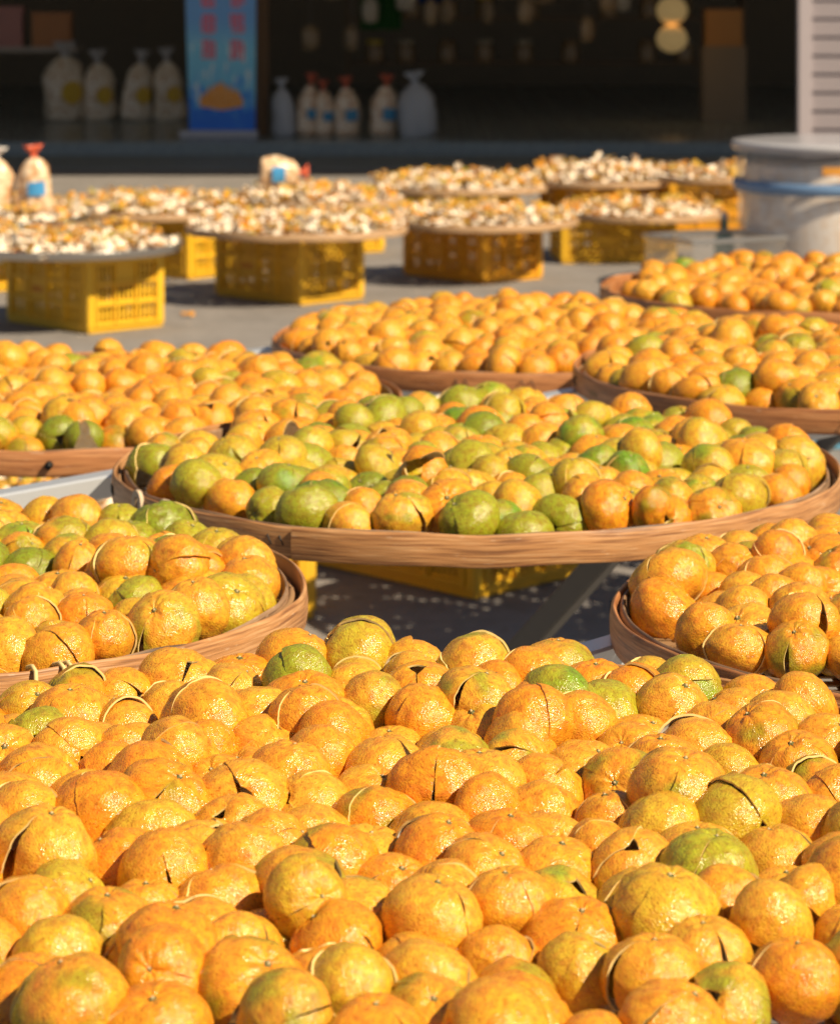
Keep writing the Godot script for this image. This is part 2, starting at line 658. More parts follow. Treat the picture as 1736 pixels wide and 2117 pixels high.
var weave_cache := {}
func weave(R: float) -> ArrayMesh:
	var key := snappedf(R, 0.01)
	if weave_cache.has(key): return weave_cache[key]
	var b := MB.new()
	var r := RandomNumberGenerator.new()
	r.seed = 5
	var k := -R + 0.012
	while k < R - 0.01:
		var l := sqrt(R * R - k * k)
		b.box(Vector3(k, 0.0035, 0), Vector3(0.012 + r.randf() * 0.004, 0.002, l * 2.0))
		b.box(Vector3(0, 0.0062, k), Vector3(l * 2.0, 0.002, 0.012 + r.randf() * 0.004))
		k += 0.031
	weave_cache[key] = b.mesh(mats.weave)
	return weave_cache[key]

func bamboo_tray(at: Vector3, R: float, label: String, seed_: int, skin: String, inner: String, deep := 0.038) -> Node3D:
	var o := thing("bamboo_tray", label, "bamboo tray", at, 0.0, "round bamboo drying trays")
	part("outer_hoop", hoop(R - 0.006, 0.0, deep, 0.0055, seed_, 0.35, mats[skin]), o)
	part("inner_hoop", hoop(R - 0.019, 0.003, deep - 0.003, 0.005, seed_ + 3, 0.22, mats[inner]), o)
	part("rim_filler", hoop(R - 0.0135, 0.002, deep - 0.011, 0.007, seed_ + 5, 0.0, mats.weave), o)
	var w := part("woven_base", weave(R - 0.012), o)
	w.set_meta("kind", "stuff")
	# pairs of dark wire stitches through the hoops
	var r := RandomNumberGenerator.new()
	r.seed = seed_ * 31
	for k in 5:
		var a0 := r.randf() * 0.5 + k * TAU / 5.0 + 0.35
		if seed_ == 3 and k == 0: a0 = PI / 2 + 0.02
		for e in 2:
			var a := a0 + e * 0.035
			var d := Vector3(cos(a), 0, sin(a))
			var side := Vector3(-sin(a), 0, cos(a)) * 0.005
			var s := MB.new()
			s.tube([d * (R - 0.002) + Vector3(0, deep * 0.30, 0), d * (R + 0.0028) + Vector3(0, deep * 0.36, 0), d * (R + 0.003) + side + Vector3(0, deep * 0.62, 0), d * (R - 0.002) + side + Vector3(0, deep * 0.70, 0)], [0.0011, 0.0011, 0.0011, 0.0011], 5)
			part("wire_stitch", s.mesh(plain("wire", lin(0.03, 0.028, 0.026), 0.5, 0.6)), o)
	return o

func letter_on_rim(o: Node3D, text: String, ang: float, R: float, h: float, y: float) -> void:
	var tm := TextMesh.new()
	var f := SystemFont.new()
	f.font_names = PackedStringArray(["Droid Sans"])
	f.font_weight = 700
	tm.font = f
	tm.text = text
	tm.font_size = 48
	tm.pixel_size = h / 22.0
	tm.depth = 0.005
	tm.material = plain("chalk", lin(0.60, 0.47, 0.33), 0.9)
	var mi := part("painted_letter", tm, o)
	var d := Vector3(cos(ang), 0, sin(ang))
	mi.position = d * (R + 0.003) + Vector3(0, y, 0)
	mi.basis = Basis(Vector3.UP.cross(d).normalized(), Vector3.UP, d)


# ---------------------------------------------------------------- racks
func rack(a: Vector2, b: Vector2, back: float, front: float, top: float, label: String, legs: Array) -> void:
	# a and b: ends of the row's axis on the ground; rails run at both sides of it
	var dir := (b - a).normalized()
	var nrm := Vector2(dir.y, -dir.x)
	var o := thing("drying_rack", label, "rack", Vector3(a.x, 0, a.y), 0.0, "folding racks under the trays")
	var alu: Material = mats.alu
	var w := (b - a)
	for s in [back, front]:
		var off: Vector2 = nrm * s
		var m := MB.new()
		m.bar(Vector3(off.x, top - 0.016, off.y), Vector3(off.x + w.x, top - 0.016, off.y + w.y), 0.018, 0.016, 0.003)
		part("rail", m.mesh(alu), o)
	for q in legs:
		var c: Vector2 = w * q
		# a crossbar under the rails and two crossing legs
		var f0: Vector2 = c + nrm * (front - signf(back) * 0.14)
		var b0: Vector2 = c + nrm * back
		var f1: Vector2 = c + nrm * (front - signf(back) * 0.25)
		var b1: Vector2 = c + nrm * (back + signf(back) * 0.2)
		var cb := MB.new()
		cb.bar(Vector3(f0.x, top - 0.048, f0.y), Vector3(b0.x, top - 0.048, b0.y), 0.014, 0.015, 0.003)
		part("crossbar", cb.mesh(mats.dark_steel), o)
		for s in [-1.0, 1.0]:
			if s < 0 and absf(q - 0.505) < 0.01: continue      # here only one brace
			var m := MB.new()
			var sh: Vector2 = dir * 0.030 * s
			var u: Vector2 = f0 if s > 0 else b0
			var v: Vector2 = b1 if s > 0 else f1
			m.bar(Vector3(u.x + sh.x, top - 0.05, u.y + sh.y), Vector3(v.x + sh.x, 0.0, v.y + sh.y), 0.014, 0.017, 0.003)
			part("leg", m.mesh(mats.dark_steel), o)


# ---------------------------------------------------------------- crates
func panel(len: float, H: float, cols: int, plate_at: int, r: RandomNumberGenerator) -> ArrayMesh:
	# a crate side in x and y, outer face towards +z
	var b := MB.new()
	var rows := 3
	var cw := len / cols
	var rh := H / rows
	for k in rows + 1: b.box(Vector3(0, clampf(k * rh, 0.004, H - 0.004), 0.002), Vector3(len, 0.009, 0.022))
	for k in cols + 1: b.box(Vector3(-len * 0.5 + clampf(k * cw, 0.005, len - 0.005), H * 0.5, 0.003), Vector3(0.011, H - 0.001, 0.021))
	for y in rows:
		for x in cols:
			var cx := -len * 0.5 + (x + 0.5) * cw
			var cy := (y + 0.5) * rh
			if (x == plate_at and y == 1) or (y == 2 and cols == 3 and x == 1):
				b.box(Vector3(cx, cy, -0.001), Vector3(cw, rh, 0.004))
				continue
			var nb := maxi(3, int(cw / 0.023))
			var edge := cw * 0.09
			b.box(Vector3(cx, cy - rh * 0.41, -0.0012), Vector3(cw, rh * 0.18, 0.0032))
			b.box(Vector3(cx, cy + rh * 0.43, -0.0012), Vector3(cw, rh * 0.14, 0.0032))
			b.box(Vector3(cx, cy, -0.0014), Vector3(cw, rh * 0.07, 0.0030))
			for k in nb + 1:
				b.box(Vector3(cx - cw * 0.5 + edge + (cw - 2.0 * edge) * k / nb, cy, -0.0011), Vector3(0.0100, rh, 0.0035))
			for s in [-1.0, 1.0]:
				b.box(Vector3(cx + s * (cw * 0.5 - edge * 0.5), cy, -0.0013), Vector3(edge, rh, 0.0033))
	return b.mesh(null)

var crate_bits := {}
func crate(at: Vector3, turn: float, H: float, label: String, mat_key: String, red := true) -> Node3D:
	var L := 0.63
	var D := 0.41
	var o := thing("plastic_crate", label, "crate", at, turn, "yellow plastic crates under trays")
	var m: Material = mats[mat_key]
	var r := RandomNumberGenerator.new()
	r.seed = 3
	var key := "%.2f" % H
	if not crate_bits.has(key):
		crate_bits[key] = [panel(L - 0.07, H - 0.055, 4, 1, r), panel(D - 0.07, H - 0.055, 3, -1, r)]
	var P: Array = crate_bits[key]
	var y0 := 0.03
	for q in [[0, Vector3(0, y0, D * 0.5 - 0.008), 0.0], [0, Vector3(0, y0, -D * 0.5 + 0.008), PI], [1, Vector3(L * 0.5 - 0.008, y0, 0), PI / 2], [1, Vector3(-L * 0.5 + 0.008, y0, 0), -PI / 2]]:
		var s := part("side_panel", P[q[0]], o)
		s.position = q[1]
		s.rotation.y = q[2]
		s.set_surface_override_material(0, m)
	for sx in [-1.0, 1.0]:
		for sz in [-1.0, 1.0]:
			var b := MB.new()
			b.bar(Vector3(sx * (L * 0.5 - 0.018), 0.022, sz * (D * 0.5 - 0.018)), Vector3(sx * (L * 0.5 - 0.018), H - 0.024, sz * (D * 0.5 - 0.018)), 0.0185, 0.0185, 0.006)
			part("corner_post", b.mesh(m), o)
	var rim := MB.new()
	var base := MB.new()
	for s in [-1.0, 1.0]:
		rim.box(Vector3(0, H - 0.0125, s * (D * 0.5 - 0.006)), Vector3(L, 0.025, 0.018))
		rim.box(Vector3(s * (L * 0.5 - 0.006), H - 0.0125, 0), Vector3(0.018, 0.0246, D - 0.03))
		base.box(Vector3(0, 0.015, s * (D * 0.5 - 0.016)), Vector3(L - 0.014, 0.022, 0.022))
		base.box(Vector3(s * (L * 0.5 - 0.018), 0.015, 0), Vector3(0.022, 0.0216, D - 0.054))
	for k in 10: base.box(Vector3(-L * 0.5 + 0.07 + k * 0.055, 0.012, 0), Vector3(0.03, 0.006, D - 0.06))
	for sx in [-1.0, 1.0]:
		for sz in [-1.0, 1.0]:
			base.box(Vector3(sx * (L * 0.5 - 0.05), 0.006, sz * (D * 0.5 - 0.05)), Vector3(0.07, 0.012, 0.07))
	part("top_rim", rim.mesh(m), o)
	part("bottom", base.mesh(m), o)
	if red:
		var plate := MB.new()
		var cx := -0.56 * 0.5 + 1.5 * 0.56 / 4.0
		var cy := y0 + (H - 0.055) * 0.5
		plate.box(Vector3(cx, cy, D * 0.5 - 0.004), Vector3(0.115, 0.072, 0.006))
		var pl := part("name_plate", plate.mesh(m), o)
		var ink := MB.new()
		var rr := RandomNumberGenerator.new()
		rr.seed = 8
		# worn red brush strokes, too weathered to read
		for g in 4:
			var gx := cx - 0.036 + g * 0.023
			for k in 4:
				var hgt := rr.randf_range(0.018, 0.034)
				if k < 2: ink.box(Vector3(gx + (k - 0.5) * 0.010, cy + rr.randf_range(-0.004, 0.004), D * 0.5 - 0.0006), Vector3(0.004, hgt, 0.0014))
				else: ink.box(Vector3(gx, cy + (k - 2.5) * 0.020 + rr.randf_range(-0.003, 0.003), D * 0.5 - 0.0008), Vector3(0.016, 0.004, 0.0012))
		part("red_lettering", ink.mesh(plain("red_ink", lin(0.45, 0.07, 0.02), 0.7)), pl)
	return o


# ---------------------------------------------------------------- bags
func bag(at: Vector3, w: float, h: float, turn: float, label: String, top: Material, sticker: Material, round_sticker: bool, seed_: int, fill: Material, group := "") -> Node3D:
	var o := thing("peel_bag", label, "bag", at, turn, group)
	var b := MB.new()
	var rows := []
	var uv := []
	o.rotation.z = 0.10 * sin(seed_ * 2.3)
	var prof := [[0.02, 0.0], [0.42, 0.0], [0.50, 0.04], [0.52, 0.15], [0.50, 0.35], [0.48, 0.55], [0.40, 0.68], [0.24, 0.77], [0.12, 0.81]]
	for q in prof:
		var row := PackedVector3Array()
		var u := PackedVector2Array()
		for s in 25:
			var a := TAU * (s % 24) / 24.0
			var k: float = 1.0 + 0.30 * noise.get_noise_3d(cos(a) * 55.0 + seed_ * 20.0, q[1] * 130.0, sin(a) * 55.0)
			row.append(Vector3(cos(a) * q[0] * w * k, q[1] * h, sin(a) * q[0] * w * 0.75 * k))
			u.append(Vector2(s / 24.0, q[1]))
		rows.append(row)
		uv.append(u)
	b.grid(rows, uv, [])
	part("filled_body", b.mesh(fill), o)
	var nk := MB.new()
	var nr := []
	for q in [[0.11, 0.80], [0.07, 0.84], [0.09, 0.88], [0.20, 0.95], [0.26, 1.0], [0.02, 0.98]]:
		var row := PackedVector3Array()
		for s in 25:
			var a := TAU * (s % 24) / 24.0
			var k: float = 1.0 + 0.25 * sin(a * 5.0 + seed_) * q[1]
			row.append(Vector3(cos(a) * q[0] * w * k, q[1] * h, sin(a) * q[0] * w * 0.7 * k))
		nr.append(row)
	nk.grid(nr, [], [])
	part("gathered_neck", nk.mesh(top), o)
	if sticker:
		var st := MB.new()
		var R := w * 0.27
		var prev := []
		var pts := []
		for s in 17:
			var q := float(s) / 16.0
			var dx := lerpf(-R, R, q)
			var dy := sqrt(maxf(0.0, R * R - dx * dx)) if round_sticker else R * 0.8
			pts.append([dx, dy])
		var upv := PackedVector3Array()
		var dn := PackedVector3Array()
		for q in pts:
			var ex: float = q[0]
			var z := 0.585 * w * 0.75 * sqrt(maxf(0.1, 1.0 - pow(ex / (0.55 * w), 2.0))) + 0.012
			upv.append(Vector3(ex, h * 0.36 + q[1], z))
			dn.append(Vector3(ex, h * 0.36 - q[1], z))
		st.grid([upv, dn], [], [])
		part("sticker", st.mesh(sticker), o)
	return o


func _ready() -> void:
	# ------------------------------------------------ camera, sky, sun
	noise.seed = 4
	noise.noise_type = FastNoiseLite.TYPE_SIMPLEX_SMOOTH
	noise.frequency = 0.02
	noise.fractal_octaves = 2
	var at := CameraAttributesPhysical.new()
	at.frustum_focal_length = 64.0
	at.frustum_focus_distance = 2.4
	at.frustum_near = 0.1
	at.frustum_far = 300.0
	at.exposure_aperture = 8.2
	cam = Camera3D.new()
	cam.name = "camera"
	add_child(cam)
	cam.position = Vector3(0, EYE, 0)
	cam.attributes = at
	cam.keep_aspect = Camera3D.KEEP_HEIGHT
	cam.set_frustum(2117.0 / 5700.0 * 0.1, Vector2(0, -1108.5 / 5700.0 * 0.1), 0.1, 300.0)
	cam.current = true
	var env := Environment.new()
	env.background_mode = Environment.BG_SKY
	var sky := Sky.new()
	var sm := ProceduralSkyMaterial.new()
	sm.sky_top_color = Color(0.36, 0.43, 0.52)
	sm.sky_horizon_color = Color(0.66, 0.69, 0.72)
	sm.sky_curve = 0.12
	sm.ground_bottom_color = Color(0.25, 0.24, 0.22)
	sm.ground_horizon_color = Color(0.55, 0.58, 0.60)
	sm.energy_multiplier = 0.62
	sky.sky_material = sm
	env.sky = sky
	env.tonemap_mode = Environment.TONE_MAPPER_LINEAR
	env.tonemap_exposure = 1.42
	env.sdfgi_enabled = true
	env.ssao_enabled = true
	env.ssil_enabled = true
	var we := WorldEnvironment.new()
	we.environment = env
	add_child(we)
	var sun := DirectionalLight3D.new()
	sun.name = "sun"
	sun.light_energy = 1.6
	sun.light_color = Color(1.0, 0.92, 0.79)
	sun.light_angular_distance = 0.5
	sun.shadow_enabled = true
	add_child(sun)
	var el := deg_to_rad(43.0)
	var az := deg_to_rad(38.0)
	var to_sun := Vector3(cos(el) * cos(az), sin(el), cos(el) * sin(az))
	sun.look_at_from_position(to_sun * 50.0, Vector3.ZERO, Vector3.UP)

	# ------------------------------------------------ materials
	make_rind()
	bamboo("bamboo_brown", Vector3(0.45, 0.22, 0.085), Vector3(0.60, 0.35, 0.17), Vector3(0.24, 0.105, 0.042), 3)
	bamboo("bamboo_warm", Vector3(0.44, 0.185, 0.068), Vector3(0.56, 0.28, 0.12), Vector3(0.25, 0.095, 0.038), 4)
	bamboo("bamboo_grey", Vector3(0.30, 0.18, 0.10), Vector3(0.42, 0.29, 0.19), Vector3(0.08, 0.05, 0.035), 5)
	bamboo("bamboo_pale", Vector3(0.52, 0.33, 0.18), Vector3(0.62, 0.44, 0.27), Vector3(0.35, 0.20, 0.10), 6)
	mats.weave = plain("weave_", lin(0.30, 0.17, 0.075), 0.75)
	mats.alu = plain("alu_", lin(0.66, 0.70, 0.76), 0.35, 0.55)
	mats.dark_steel = plain("dark_steel_", lin(0.17, 0.17, 0.165), 0.5, 0.2)
	for q in [["crate_yellow", 0.88, 0.52, 0.022], ["crate_orange", 0.88, 0.43, 0.02], ["crate_olive", 0.86, 0.50, 0.025], ["crate_blue", 0.12, 0.36, 0.55]]:
		var m := plain(q[0] + "_", lin(q[1], q[2], q[3]), 0.45)
		m.backlight_enabled = true
		m.backlight = Color(0.55, 0.55, 0.55)
		mats[q[0]] = m

	# ------------------------------------------------ ground, pavement, shop
	var gm := MB.new()
	gm.quad(Vector3(-70, 0, -90), Vector3(70, 0, -90), Vector3(70, 0, 40), Vector3(-70, 0, 40))
	structure("ground", gm.mesh(make_ground_mat()), "grey concrete yard with dark tray shadows")
	build_shop()

	# ------------------------------------------------ high bamboo trays
	var T := [
		# x, z, y of rim bottom, radius, seed
		[0.074, -3.69, 0.862, 0.482],
		[-0.566, -4.596, 0.812, 0.532],
		[0.211, -5.35, 0.812, 0.499],
		[0.736, -4.587, 0.862, 0.480],
		[0.907, -6.216, 0.812, 0.500],
		[-0.520, -2.935, 0.862, 0.395],
		[0.622, -2.842, 0.862, 0.425],
		[-0.007, -2.125, 0.862, 0.520],
		[1.63, -7.0, 0.812, 0.500],
	]
	var names := [
		"brown bamboo tray of green and orange peels lettered on its rim",
		"bamboo tray of mostly orange peels with one dark bolt hole, beside the bare concrete",
		"bamboo tray with two wire stitches on its rim, standing behind the lettered tray",
		"bamboo tray with a dark stitched rim overlapping the tray behind the lettered one",
		"bamboo tray of orange peels standing farthest along its rack, near the plastic tub",
		"bamboo tray with yellow rattan ties round its rim",
		"bamboo tray of orange peels with a dark weathered double rim",
		"bamboo tray of large orange peels between the tied tray and the dark-rimmed tray",
		"bamboo tray of orange peels at the end of the long rack",
	]
	var phr := ["lettered tray", "tray by the concrete", "tray behind the lettered one", "stitched tray", "tray near the tub", "tray with yellow ties", "dark-rimmed tray", "tray of large peels", "end tray"]
	var skins := [["bamboo_brown", "bamboo_grey"], ["bamboo_warm", "bamboo_grey"], ["bamboo_warm", "bamboo_grey"], ["bamboo_warm", "bamboo_grey"], ["bamboo_warm", "bamboo_warm"], ["bamboo_brown", "bamboo_grey"], ["bamboo_warm", "bamboo_grey"], ["bamboo_brown", "bamboo_warm"], ["bamboo_warm", "bamboo_warm"]]
	var mixes := [[0.26, 0.18, 0.30, 0.26], [0.56, 0.32, 0.09, 0.03], [0.58, 0.33, 0.08, 0.01], [0.60, 0.30, 0.08, 0.02], [0.70, 0.27, 0.02, 0.01], [0.36, 0.32, 0.26, 0.06], [0.72, 0.23, 0.04, 0.01], [0.60, 0.345, 0.045, 0.01], [0.8, 0.2, 0, 0]]
	make_forms()
	rack(Vector2(-1.30, -2.36), Vector2(1.42, -5.40), 0.33, -0.13, 0.861, "aluminium folding rack carrying the lettered tray", [0.12, 0.505, 0.9])
	rack(Vector2(-0.62, -1.46), Vector2(1.40, -3.76), 0.31, -0.12, 0.861, "aluminium folding rack carrying the dark-rimmed tray", [0.06, 0.92])
	rack(Vector2(-1.30, -3.86), Vector2(2.30, -7.60), 0.40, -0.11, 0.811, "aluminium folding rack carrying the tray beside the bare concrete", [0.05, 0.62, 0.94])
	for k in T.size():
		var q: Array = T[k]
		var tr := bamboo_tray(Vector3(q[0], q[2], q[1]), q[3], names[k], k + 1, skins[k][0], skins[k][1])
		if k == 0:
			letter_on_rim(tr, "0", PI / 2 + deg_to_rad(62), q[3], 0.030, 0.017)
			letter_on_rim(tr, "A", PI / 2 + deg_to_rad(53), q[3], 0.030, 0.017)
		if k == 1:
			var bl := MB.new()
			bl.tube([Vector3(0.02, 0.017, q[3] - 0.01), Vector3(0.02, 0.017, q[3] + 0.008), Vector3(0.02, 0.017, q[3] + 0.009)], [0.006, 0.006, 0.0005], 10)
			part("bolt", bl.mesh(plain("wire", Color.WHITE)), tr)
		if k == 5:
			for a in [0.42, 0.49, 0.51]:
				var an: float = a
				var d := Vector3(cos(PI / 2 - an), 0, sin(PI / 2 - an))
				var s := MB.new()
				var path := []
				for e in [[-0.026, 0.036], [-0.010, 0.041], [0.002, 0.039], [0.0045, 0.02], [0.003, -0.002], [-0.01, -0.004]]:
					path.append(d * (q[3] + e[0]) + Vector3(0, e[1], 0))
				s.tube(path, [0.0023, 0.0023, 0.0023, 0.0023, 0.0023, 0.0023], 6)
				part("rattan_tie", s.mesh(plain("rattan", lin(0.72, 0.55, 0.24), 0.6)), tr)
		var count := int((128.0 if k == 4 or k == 8 else 192.0) * pow(q[3] / 0.48, 2.0))
		var kf := []
		if k == 2: kf = [Vector3(T[3][0], T[3][1], 0.515)]
		if k == 1: kf = [Vector3(T[0][0], T[0][1], 0.515)]
		fill_tray(Vector3(q[0], q[2], q[1]), q[3], 50 + k, mixes[k], phr[k], count, kf)
	place_peels()

	# ------------------------------------------------ low crates with trays of opened peels
	build_low_trays()
	build_side_things()
	print("done ", Time.get_ticks_msec())


func build_low_trays() -> void:
	# crate x, z, turn, height, material, label
	var C := [
		[-1.49, -12.27, -0.83, 0.33, "crate_yellow", "bright yellow slatted crate with red plate lettering under the steel tray"],
		[-0.63, -13.30, -0.80, 0.32, "crate_olive", "yellow slatted crate with reddish plate lettering under the pale tray"],
		[0.27, -14.20, -0.86, 0.28, "crate_orange", "orange yellow crate with solid shaded sides under a pale tray"],
		[1.05, -15.05, 0.10, 0.23, "crate_olive", "low olive yellow crate set square beside the clear box"],
		[-1.28, -14.40, -0.72, 0.30, "crate_yellow", "yellow crate half hidden between the two lettered crates"],
		[1.80, -16.75, 0.05, 0.30, "crate_orange", "orange crate under the small far tray beside the plastic tub"],
		[0.06, -7.2, -0.79, 0.33, "crate_olive", "dirty yellow crate standing on dappled concrete behind the lettered tray"],
		[-0.615, -6.72, 0.35, 0.33, "crate_olive", "yellow crate whose corner post shows beside the tied tray"],
		[-0.57, -15.5, 0.5, 0.27, "crate_yellow", "yellow crate hidden behind the peel heap of the pale tray"],
		[0.24, -16.9, 0.3, 0.24, "crate_yellow", "yellow crate under the wide far tray"],
		[1.11, -17.0, 0.6, 0.27, "crate_orange", "orange crate under the highest peel heap"],
		[-2.15, -13.7, 0.7, 0.32, "crate_yellow", "yellow crate under the tray holding the upright bags"],
	]
	for q in C: crate(Vector3(q[0], 0, q[1]), q[2], q[3], q[5], q[4], q[3] > 0.315)
	# tray x, z, bottom, radius, material, label
	var P := [
		[-1.55, -12.2, 0.335, 0.50, "steel", "round steel tray of opened peels on the bright yellow crate"],
		[-0.59, -13.2, 0.325, 0.53, "bamboo_pale", "pale bamboo tray of opened peels on the yellow crate with reddish lettering"],
		[0.30, -14.05, 0.285, 0.50, "bamboo_pale", "pale bamboo tray of opened peels on the orange yellow crate"],
		[1.20, -15.1, 0.235, 0.46, "bamboo_pale", "pale bamboo tray of opened peels beside the clear box"],
		[-1.42, -14.5, 0.305, 0.56, "bamboo_pale", "bamboo tray of opened peels between the bags and the pale tray"],
		[-2.15, -13.7, 0.325, 0.50, "steel", "round steel tray of opened peels with upright bags on it"],
		[-0.57, -15.5, 0.275, 0.48, "bamboo_pale", "bamboo tray of opened peels next to the lying bag"],
		[0.24, -16.9, 0.245, 0.58, "bamboo_pale", "wide bamboo tray of opened peels before the dark shop"],
		[1.11, -17.0, 0.275, 0.50, "bamboo_pale", "bamboo tray with the highest heap of opened peels"],
		[1.78, -16.8, 0.305, 0.36, "bamboo_pale", "small bamboo tray of pale opened peels beside the plastic tub"],
		[0.12, -7.35, 0.335, 0.50, "bamboo_pale", "low bamboo tray of white opened peels behind the lettered tray"],
		[-0.82, -6.62, 0.335, 0.50, "bamboo_pale", "low bamboo tray of white opened peels behind the tied tray"],
	]
	var forms2 := open_forms()
	var r := RandomNumberGenerator.new()
	r.seed = 909
	for k in P.size():
		var q: Array = P[k]
		var R: float = q[3]
		if q[4] == "steel":
			var o := thing("steel_tray", q[5], "steel tray", Vector3(q[0], q[2], q[1]), 0.0, "low trays of opened peels")
			var m := MB.new()
			m.lathe([Vector2(R - 0.02, 0.0365), Vector2(R, 0.040), Vector2(R + 0.004, 0.036), Vector2(R, 0.030), Vector2(R - 0.008, 0.003), Vector2(R - 0.02, 0.0)], 72)
			part("rim", m.mesh(plain("steel", lin(0.55, 0.54, 0.53), 0.3, 0.95)), o)
			var fl := MB.new()
			fl.lathe([Vector2(R - 0.02, 0.0365), Vector2(R - 0.026, 0.006), Vector2(0.001, 0.004)], 72)
			part("pan", fl.mesh(plain("steel", Color.WHITE)), o)
		else:
			var o := thing("low_bamboo_tray", q[5], "bamboo tray", Vector3(q[0], q[2], q[1]), 0.0, "low trays of opened peels")
			part("hoop", hoop(R - 0.006, 0.0, 0.036, 0.006, 20 + k, 0.3, mats[q[4]]), o)
			part("inner_hoop", hoop(R - 0.018, 0.003, 0.032, 0.005, 24 + k, 0.2, mats[q[4]]), o)
			var w := part("woven_base", weave(R - 0.012), o)
			w.set_meta("kind", "stuff")
		var near: bool = q[1] > -9.0
		var count := int(460 * pow(R / 0.5, 2.0))
		for e in count:
			var a := r.randf() * TAU
			var d := sqrt(r.randf()) * (R - 0.035)
			var heap: float = 0.05 * (1.0 - pow(d / R, 2.0)) if k != 8 else 0.11 * (1.0 - pow(d / R, 2.0))
			var pos := Vector3(q[0] + cos(a) * d, q[2] + 0.035 + heap * r.randf() + r.randf() * 0.025, q[1] + sin(a) * d)
			var white := r.randf() < 0.84
			var tilt := r.randf_range(0.0, 0.75) + (PI if white else 0.0)
			var ax := r.randf() * TAU
			var s := r.randf_range(0.42, 0.64)
			var b := (Basis(Vector3(cos(ax), 0, sin(ax)), tilt) * Basis(Vector3.UP, r.randf() * TAU)).scaled(Vector3.ONE * s)
			var f: Dictionary = forms2[r.randi() % 5]
			f.heap.append(Transform3D(b, pos))
			var tcol: Array = [[0.86, 0.50, 0.05], [0.87, 0.44, 0.035], [0.84, 0.55, 0.07], [0.70, 0.50, 0.05]][r.randi() % 4]
			f.tint.append(Color(tcol[0], tcol[1], tcol[2]))
	for e in 22:
		var f: Dictionary = forms2[r.randi() % 5]
		var z := -r.randf_range(9.0, 16.0)
		f.heap.append(Transform3D((Basis(Vector3.RIGHT, r.randf_range(-0.3, 0.3) + (PI if r.randf() < 0.5 else 0.0)) * Basis(Vector3.UP, r.randf() * TAU)).scaled(Vector3(0.5, 0.35, 0.5)), Vector3(r.randf_range(-0.14, 0.12) * -z, 0.008, z)))
		f.tint.append(Color(0.86, 0.45, 0.03))
	var rest := thing("opened_peels", "mass of opened mandarin peels with white pith up on the low trays", "opened peels")
	rest.set_meta("kind", "stuff")
	for f in forms2: heap_of(f.low, f.heap, f.tint, rest)
	# crumbs of peel and grit on the concrete
	var g := MB.new()
	g.box(Vector3(0, 0.002, 0), Vector3(0.014, 0.004, 0.009))
	var mm := MultiMesh.new()
	mm.transform_format = MultiMesh.TRANSFORM_3D
	mm.mesh = g.mesh(plain("crumb", lin(0.5, 0.42, 0.33), 0.9))
	mm.instance_count = 420
	for k in 420:
		var z := -r.randf_range(5.5, 20.0)
		var s := r.randf_range(0.3, 1.3)
		mm.set_instance_transform(k, Transform3D(Basis(Vector3.UP, r.randf() * TAU).scaled(Vector3(s, s * 0.7, s)), Vector3(r.randf_range(-0.17, 0.17) * -z, 0, z)))
	var li := MultiMeshInstance3D.new()
	li.multimesh = mm
	li.name = "litter"
	add_child(li)
	tag(li, "pale crumbs and grit scattered over the grey concrete", "litter", "", "stuff")


func fill_mat(key: String, a: Color, b: Color, seed_: int) -> StandardMaterial3D:
	if mats.has(key): return mats[key]
	var n := seamless(seed_, 0.07, 128, FastNoiseLite.TYPE_CELLULAR)
	var im := Image.create(128, 128, false, Image.FORMAT_RGB8)
	for y in 128:
		for x in 128:
			im.set_pixel(x, y, a.lerp(b, smoothstep(0.25, 0.7, n.get_pixel(x, y).r)))
	var m := StandardMaterial3D.new()
	m.albedo_texture = tex(im)
	m.uv1_triplanar = true
	m.uv1_scale = Vector3.ONE * 3.0
	m.roughness = 0.25
	m.clearcoat_enabled = true
	m.clearcoat = 0.6
	mats[key] = m
	return m


